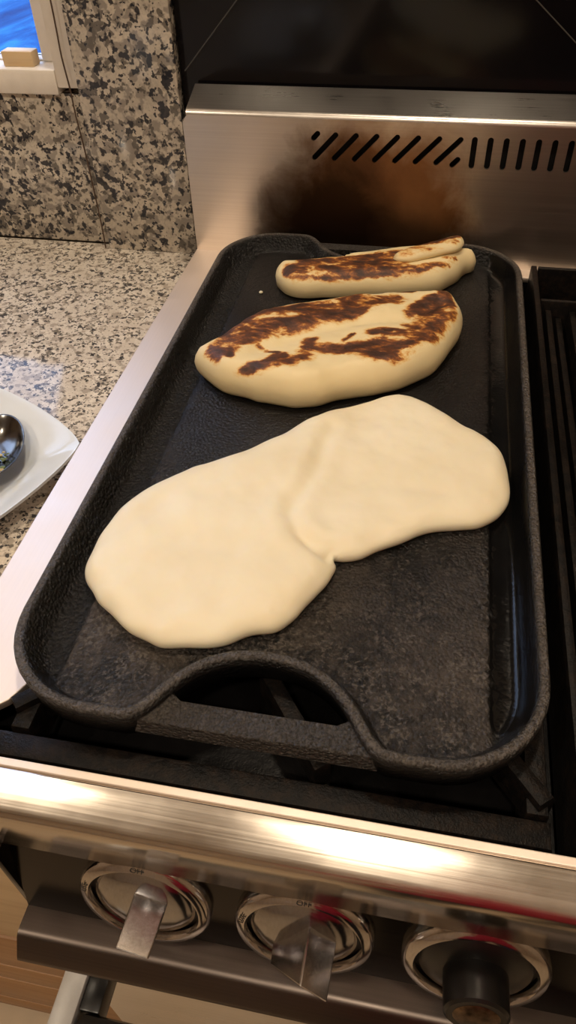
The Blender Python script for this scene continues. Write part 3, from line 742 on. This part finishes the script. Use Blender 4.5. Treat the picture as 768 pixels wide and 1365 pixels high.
S3 = [([(0.0676, 0.4136), (0.0724, 0.4243), (0.0885, 0.4218)], 7), ([(0.0795, 0.4349), (0.1038, 0.4382), (0.1294, 0.4495), (0.1467, 0.4559)], 8), ([(0.1059, 0.4242), (0.1221, 0.4359), (0.1483, 0.4395)], 9), ([(0.0774, 0.4103), (0.1014, 0.4123), (0.1217, 0.4163)], 6), ([(0.1119, 0.423), (0.1282, 0.4246)], 7), ([(0.1282, 0.4205), (0.1504, 0.4254), (0.1713, 0.4319), (0.2005, 0.4459)], 4), ([(0.1492, 0.4302), (0.1705, 0.436), (0.1917, 0.4455)], 5), ([(0.1796, 0.4338), (0.2047, 0.4492)], 3), ([(0.1512, 0.4565), (0.1642, 0.4612)], 4), ([(0.1978, 0.456), (0.2087, 0.4604)], 3)]
FLAP = [(0.1560, 0.4480), (0.1679, 0.4626), (0.1894, 0.4757), (0.2047, 0.4839), (0.2118, 0.4849), (0.2139, 0.4738), (0.2099, 0.4634), (0.1908, 0.4540), (0.1696, 0.4434)]
ZA = [(0.0366, 0.2797), (0.0405, 0.2942), (0.0471, 0.3186), (0.0693, 0.3426), (0.0949, 0.3592), (0.1258, 0.3734), (0.1619, 0.3811), (0.169, 0.3698), (0.1562, 0.356), (0.1345, 0.3374), (0.1162, 0.3272), (0.0848, 0.3058), (0.0682, 0.2927), (0.0563, 0.2779), (0.0438, 0.2674)]
ZB = [(0.0625, 0.26), (0.0766, 0.2718), (0.089, 0.2844), (0.1008, 0.2861), (0.1069, 0.3078), (0.1142, 0.3033), (0.124, 0.3012), (0.1564, 0.3152), (0.1777, 0.3342), (0.1781, 0.3554), (0.1944, 0.3834), (0.2062, 0.3934), (0.2143, 0.3584), (0.2011, 0.3218), (0.1769, 0.2935), (0.1558, 0.2857), (0.1257, 0.2899), (0.106, 0.2737), (0.0689, 0.2565)]
Z3 = [(0.0637, 0.411), (0.0667, 0.4303), (0.1028, 0.445), (0.146, 0.4639), (0.1642, 0.4633), (0.1748, 0.4386), (0.2089, 0.4566), (0.2007, 0.4422), (0.1506, 0.4167), (0.1217, 0.4055), (0.0979, 0.3915), (0.0731, 0.3969)]
def zone(V, Z, soft=0.003):
    Z = np.array(Z); d = seg_dist(V, Z); d = np.where(inside(V, Z), d, -d)
    return np.clip(0.5+d/soft/2, 0, 1)
SF = [([(0.1766, 0.4635), (0.1939, 0.4718), (0.2092, 0.4779)], 4)]
def rim_lift(V):
    V = np.asarray(V); d = seg_dist(V, GO); d = np.where(inside(V, GO), d, -d)
    return np.interp(d, [-0.02, 0.0070, 0.0150], [0.0142, 0.0142, 0.0])
VAL = np.array([(0.075, 0.288), (0.105, 0.315), (0.140, 0.335), (0.175, 0.345), (0.20, 0.372)])
def valley(V, sd):
    d = seg_dist(V, VAL, False)
    return -0.0022*np.exp(-(d/0.006)**2)+0.0012*np.exp(-((d-0.018)/0.010)**2)
tag(bread('flatbread', B2, ZF+0.0003, 0.0265, 0.0135, M['charred'], valley, lambda V, sd: np.maximum(strokes(V, S2, 0.00045), 0.50*np.maximum(zone(V, ZA), zone(V, ZB)))*np.clip((sd-0.002)/0.004, 0, 1), power=0.55, grid=0.0022),
    'thick oval flatbread with scorched brown top in the middle of the griddle', 'flatbread', 'flatbreads on the griddle')
b3 = tag(bread('flatbread', B3, ZF+0.0003, 0.0215, 0.0130, M['charred'], None, lambda V, sd: np.maximum(strokes(V, S3, 0.00045), 0.50*zone(V, Z3))*np.clip((sd-0.001)/0.003, 0, 1), power=0.55, grid=0.0022, lift=rim_lift),
    'small scorched flatbread with a folded flap at the back of the griddle', 'flatbread', 'flatbreads on the griddle')
fp = bread('flap', FLAP, ZF+0.0185, 0.0090, 0.0070, M['charred'], None, lambda V, sd: np.maximum(strokes(V, SF, 0.00048), 0.30*np.clip(sd/0.004, 0, 1)), power=0.55, grid=0.0022, zbase=lambda V: np.clip((V[:, 0]-0.155)/0.05, 0, 1)*0.0035)
fp.parent = b3
# crumb
bm = bmesh.new(); bmesh.ops.create_icosphere(bm, subdivisions=2, radius=0.0016)
for v_ in bm.verts: v_.co = Vector((v_.co.x*1.1, v_.co.y, v_.co.z*0.8))*(0.85+0.3*random.random())+Vector((0.0478, 0.4139, ZF+0.0011))
tag(bm_obj(bm, 'crumb', M['dough'], None, True), 'tiny pale dough crumb left of the back flatbread', 'crumb')

# ------------------------------------------------------------------ plate and spoon
pc = Vector((-0.140, 0.176, -0.02)); pa = math.radians(20)
tip = Vector((-0.0395, 0.2120))
rad = (tip-Vector((pc.x, pc.y))).length; pa = math.atan2(tip.y-pc.y, tip.x-pc.x)
def sq(th, R):
    # square with gently bowed sides and corners on the axes
    c, s = abs(math.cos(th)), abs(math.sin(th)); k = 1.28
    r = R/((c**k+s**k)**(1/k)); return r
bm = bmesh.new(); rings = []; SEG = 96
for f, zz in ((0.0, 0.0035), (0.45, 0.0035), (0.60, 0.0045), (0.68, 0.0085), (0.74, 0.0115), (0.88, 0.0165), (0.985, 0.0205), (1.0, 0.0208), (1.0, 0.0185), (0.985, 0.0178), (0.74, 0.0085), (0.62, 0.0), (0.0, 0.0)):
    if f == 0: rings.append([bm.verts.new((pc.x, pc.y, pc.z+zz))]); continue
    rg_ = []
    for k in range(SEG):
        th = 2*math.pi*k/SEG
        # well is rounder than the rim
        rr = sq(th, rad)*f if f > 0.7 else (sq(th, rad)*max(0, f-0.3)/0.4+rad*0.80*(1-max(0, f-0.3)/0.4))*f
        rg_.append(bm.verts.new((pc.x+rr*math.cos(th+pa), pc.y+rr*math.sin(th+pa), pc.z+zz)))
    rings.append(rg_)
for A, B in zip(rings[:-1], rings[1:]):
    for k in range(SEG):
        q = []
        for v_ in (A[k % len(A)], A[(k+1) % SEG % len(A)], B[(k+1) % SEG % len(B)], B[k % len(B)]):
            if v_ not in q: q.append(v_)
        bm.faces.new(q)
pl = bm_obj(bm, 'plate', M['porcelain']); smooth_angle(pl, 45)
tag(pl, 'white square porcelain plate with a pointed corner on the worktop', 'plate')
# spoon: oval bowl, tip pointing away, handle to lower left
sr = empty('spoon', (-0.100, 0.197, -0.006))
ax = math.radians(100)
def spoon_pt(u, v_, zz):
    c, s = math.cos(ax), math.sin(ax)
    return Vector((-0.100+u*c-v_*s, 0.197+u*s+v_*c, zz))
bm = bmesh.new(); rings = []; SEG = 40
prof = [(0.0, -0.0085), (0.35, -0.0078), (0.65, -0.0050), (0.85, -0.0015), (0.97, 0.0018), (1.0, 0.0020), (1.0, 0.0010), (0.85, -0.0028), (0.65, -0.0063), (0.35, -0.0091), (0.0, -0.0098)]
for f, zz in prof:
    if f == 0: rings.append([bm.verts.new(spoon_pt(0, 0, zz+0.001))]); continue
    rg_ = []
    for k in range(SEG):
        th = 2*math.pi*k/SEG
        u = 0.036*math.cos(th)*f; v_ = (0.0240-0.003*math.cos(th))*math.sin(th)*f
        rg_.append(bm.verts.new(spoon_pt(u, v_, zz+0.001)))
    rings.append(rg_)
for A, B in zip(rings[:-1], rings[1:]):
    for k in range(SEG):
        q = []
        for v_ in (A[k % len(A)], A[(k+1) % SEG % len(A)], B[(k+1) % SEG % len(B)], B[k % len(B)]):
            if v_ not in q: q.append(v_)
        bm.faces.new(q)
M['spoon'] = steel('spoon steel', 'y', (0.16, 0.155, 0.15), 0.16, 0.01)
o = bm_obj(bm, 'bowl', M['spoon'], None, True); part(o, sr)
hp = [spoon_pt(-0.034, 0.0, 0.0015), spoon_pt(-0.044, 0.002, 0.004), spoon_pt(-0.07, 0.012, 0.007), spoon_pt(-0.12, 0.04, 0.009), spoon_pt(-0.165, 0.07, 0.008)]
tube('handle', hp, [0.004, 0.003, 0.0026, 0.0032, 0.0045], M['spoon'], sr, 12)
tag(sr, 'dark steel spoon lying on the white plate', 'spoon')
bm = bmesh.new(); rs = random.Random(3)
for i in range(70):
    u = rs.uniform(-0.026, 0.004); v_ = rs.uniform(-0.014, 0.014)
    f2 = (u/0.034)**2+(v_/0.022)**2
    p = spoon_pt(u, v_, -0.0072+0.0068*f2**1.1+0.0010); s = rs.uniform(0.0006, 0.0017)
    r = bmesh.ops.create_icosphere(bm, subdivisions=1, radius=s)
    for q in r['verts']: q.co = Vector((q.co.x*1.3, q.co.y, q.co.z*0.5))+p
ob = bm_obj(bm, 'herb_flakes', M['herb']); tag(ob, 'chopped green herb flakes in the spoon bowl', 'herbs', kind='stuff')
ob.data.materials.append(M['butter'])
for i, pgn in enumerate(ob.data.polygons): pgn.material_index = (i//20) % 2

# ------------------------------------------------------------------ small things
tag(box('wooden_block', (-0.2200, 0.559, 0.1440), (-0.1900, 0.573, 0.1565), M['wood_pale'], 0.001), 'small pale wooden block standing on the window sill', 'block')
cb = [(-0.1565, 0.548, 0.23), (-0.1550, 0.548, 0.1994), (-0.1552, 0.548, 0.1760), (-0.1556, 0.548, 0.1559), (-0.1540, 0.548, 0.1300), (-0.1535, 0.5475, 0.1070), (-0.1515, 0.547, 0.0775), (-0.1500, 0.546, 0.0390), (-0.1490, 0.545, 0.0040), (-0.1490, 0.544, -0.019)]
cb = [tuple(p) for p in np.vstack([np.c_[catmull([c[:2] for c in cb], 4, False), catmull([(c[2], 0) for c in cb], 4, False)[:, 0]]])]
tag(tube('cable', cb, 0.0008, M['cable'], None, 6), 'thin brown cable hanging down beside the window frame', 'cable')

# ------------------------------------------------------------------ ceiling lamps (above the frame)
for i, (x, y, e) in enumerate(LAMPS):
    o = lathe('downlight', [(0.057, 0.0), (0.057, -0.014), (0.070, -0.012), (0.072, 0.0)], M['lamp_ring'], 40, Matrix.Translation((x, y, CEIL)))
    tag(o, ['round ceiling downlight straight above the griddle', 'round ceiling downlight left of the person, away from the window', 'round ceiling downlight above the person', 'round ceiling downlight nearest the right wall', 'round ceiling downlight above the worktop by the window'][i], 'downlight', 'ceiling downlights')

# ------------------------------------------------------------------ the person at the range (behind the camera, mirrored in the knobs and panel)
def person(px, py):
    J = {'pelvis': (0, 0, 0.02, .135), 'waist': (0, 0.0, 0.17, .125), 'chest': (0, 0.0, 0.36, .14), 'neckb': (0, -0.01, 0.50, .075), 'neck': (0, 0.0, 0.55, .052), 'head': (0, 0.03, 0.645, .085), 'crown': (0, 0.02, 0.735, .07)}
    E = [('pelvis', 'waist'), ('waist', 'chest'), ('chest', 'neckb'), ('neckb', 'neck'), ('neck', 'head'), ('head', 'crown')]
    for sd_, sg in (('l', -1), ('r', 1)):
        J.update({'hip'+sd_: (sg*.095, 0, -0.06, .095), 'knee'+sd_: (sg*.10, 0.02, -0.45, .062), 'ankle'+sd_: (sg*.10, -0.02, -0.825, .042), 'toe'+sd_: (sg*.12, 0.13, -0.862, .034),
                  'sh'+sd_: (sg*.165, -0.01, 0.44, .065), 'elb'+sd_: (sg*.215, -0.03, 0.17, .045), 'wri'+sd_: (sg*.15, 0.13, 0.10, .030), 'palm'+sd_: (sg*.13, 0.19, 0.10, .030)})
        E += [('pelvis', 'hip'+sd_), ('hip'+sd_, 'knee'+sd_), ('knee'+sd_, 'ankle'+sd_), ('ankle'+sd_, 'toe'+sd_), ('chest', 'sh'+sd_), ('sh'+sd_, 'elb'+sd_), ('elb'+sd_, 'wri'+sd_), ('wri'+sd_, 'palm'+sd_)]
        for f in range(5):
            off = (f-2)*.017 if f else -.035
            ln = (.045, .075, .085, .08, .065)[f]
            J['f%d%s' % (f, sd_)] = (sg*(.125-off*.9), 0.19+ln*.55, 0.10, .0095); J['g%d%s' % (f, sd_)] = (sg*(.12-off*.9), 0.19+ln*.9, 0.08, .008)
            E += [('palm'+sd_, 'f%d%s' % (f, sd_)), ('f%d%s' % (f, sd_), 'g%d%s' % (f, sd_))]
    names = list(J); me = bpy.data.meshes.new('p')
    me.from_pydata([J[k][:3] for k in names], [(names.index(a), names.index(b)) for a, b in E], []); me.update()
    o = bpy.data.objects.new('tmp', me); C.objects.link(o)
    o.modifiers.new('skin', 'SKIN'); ss = o.modifiers.new('sub', 'SUBSURF'); ss.levels = 2; ss.render_levels = 2
    for i, k in enumerate(names): me.skin_vertices[0].data[i].radius = (J[k][3], J[k][3]*(0.75 if k in ('pelvis', 'waist', 'chest') else 1))
    me.skin_vertices[0].data[0].use_root = True
    dg = bpy.context.evaluated_depsgraph_get(); dg.update()
    m2 = bpy.data.meshes.new_from_object(o.evaluated_get(dg)); bpy.data.objects.remove(o)
    m2.materials.clear()
    for m in (simple('skin', (0.50, 0.30, 0.20), 0.5), simple('red cotton', (0.42, 0.012, 0.030), 0.8), simple('dark trousers', (0.020, 0.018, 0.022), 0.8), simple('dark hair', (0.02, 0.012, 0.008), 0.5)): m2.materials.append(m)
    for p in m2.polygons:
        c = p.center; p.use_smooth = True
        arm = abs(c.x) > 0.10 and c.y > 0.02 and c.z > 0.0
        if c.z > 0.52: p.material_index = 3 if (c.z > 0.70 or c.y < -0.01) else 0
        elif arm: p.material_index = 0
        elif c.z > -0.16: p.material_index = 1
        elif c.z > -0.84: p.material_index = 2
        else: p.material_index = 3
    q = link(m2, 'person', None, None, False); q.location = (px, py, 0)
    return tag(q, 'person in a red top standing in front of the range, mirrored in the chrome', 'person')
person(0.36, -0.60)
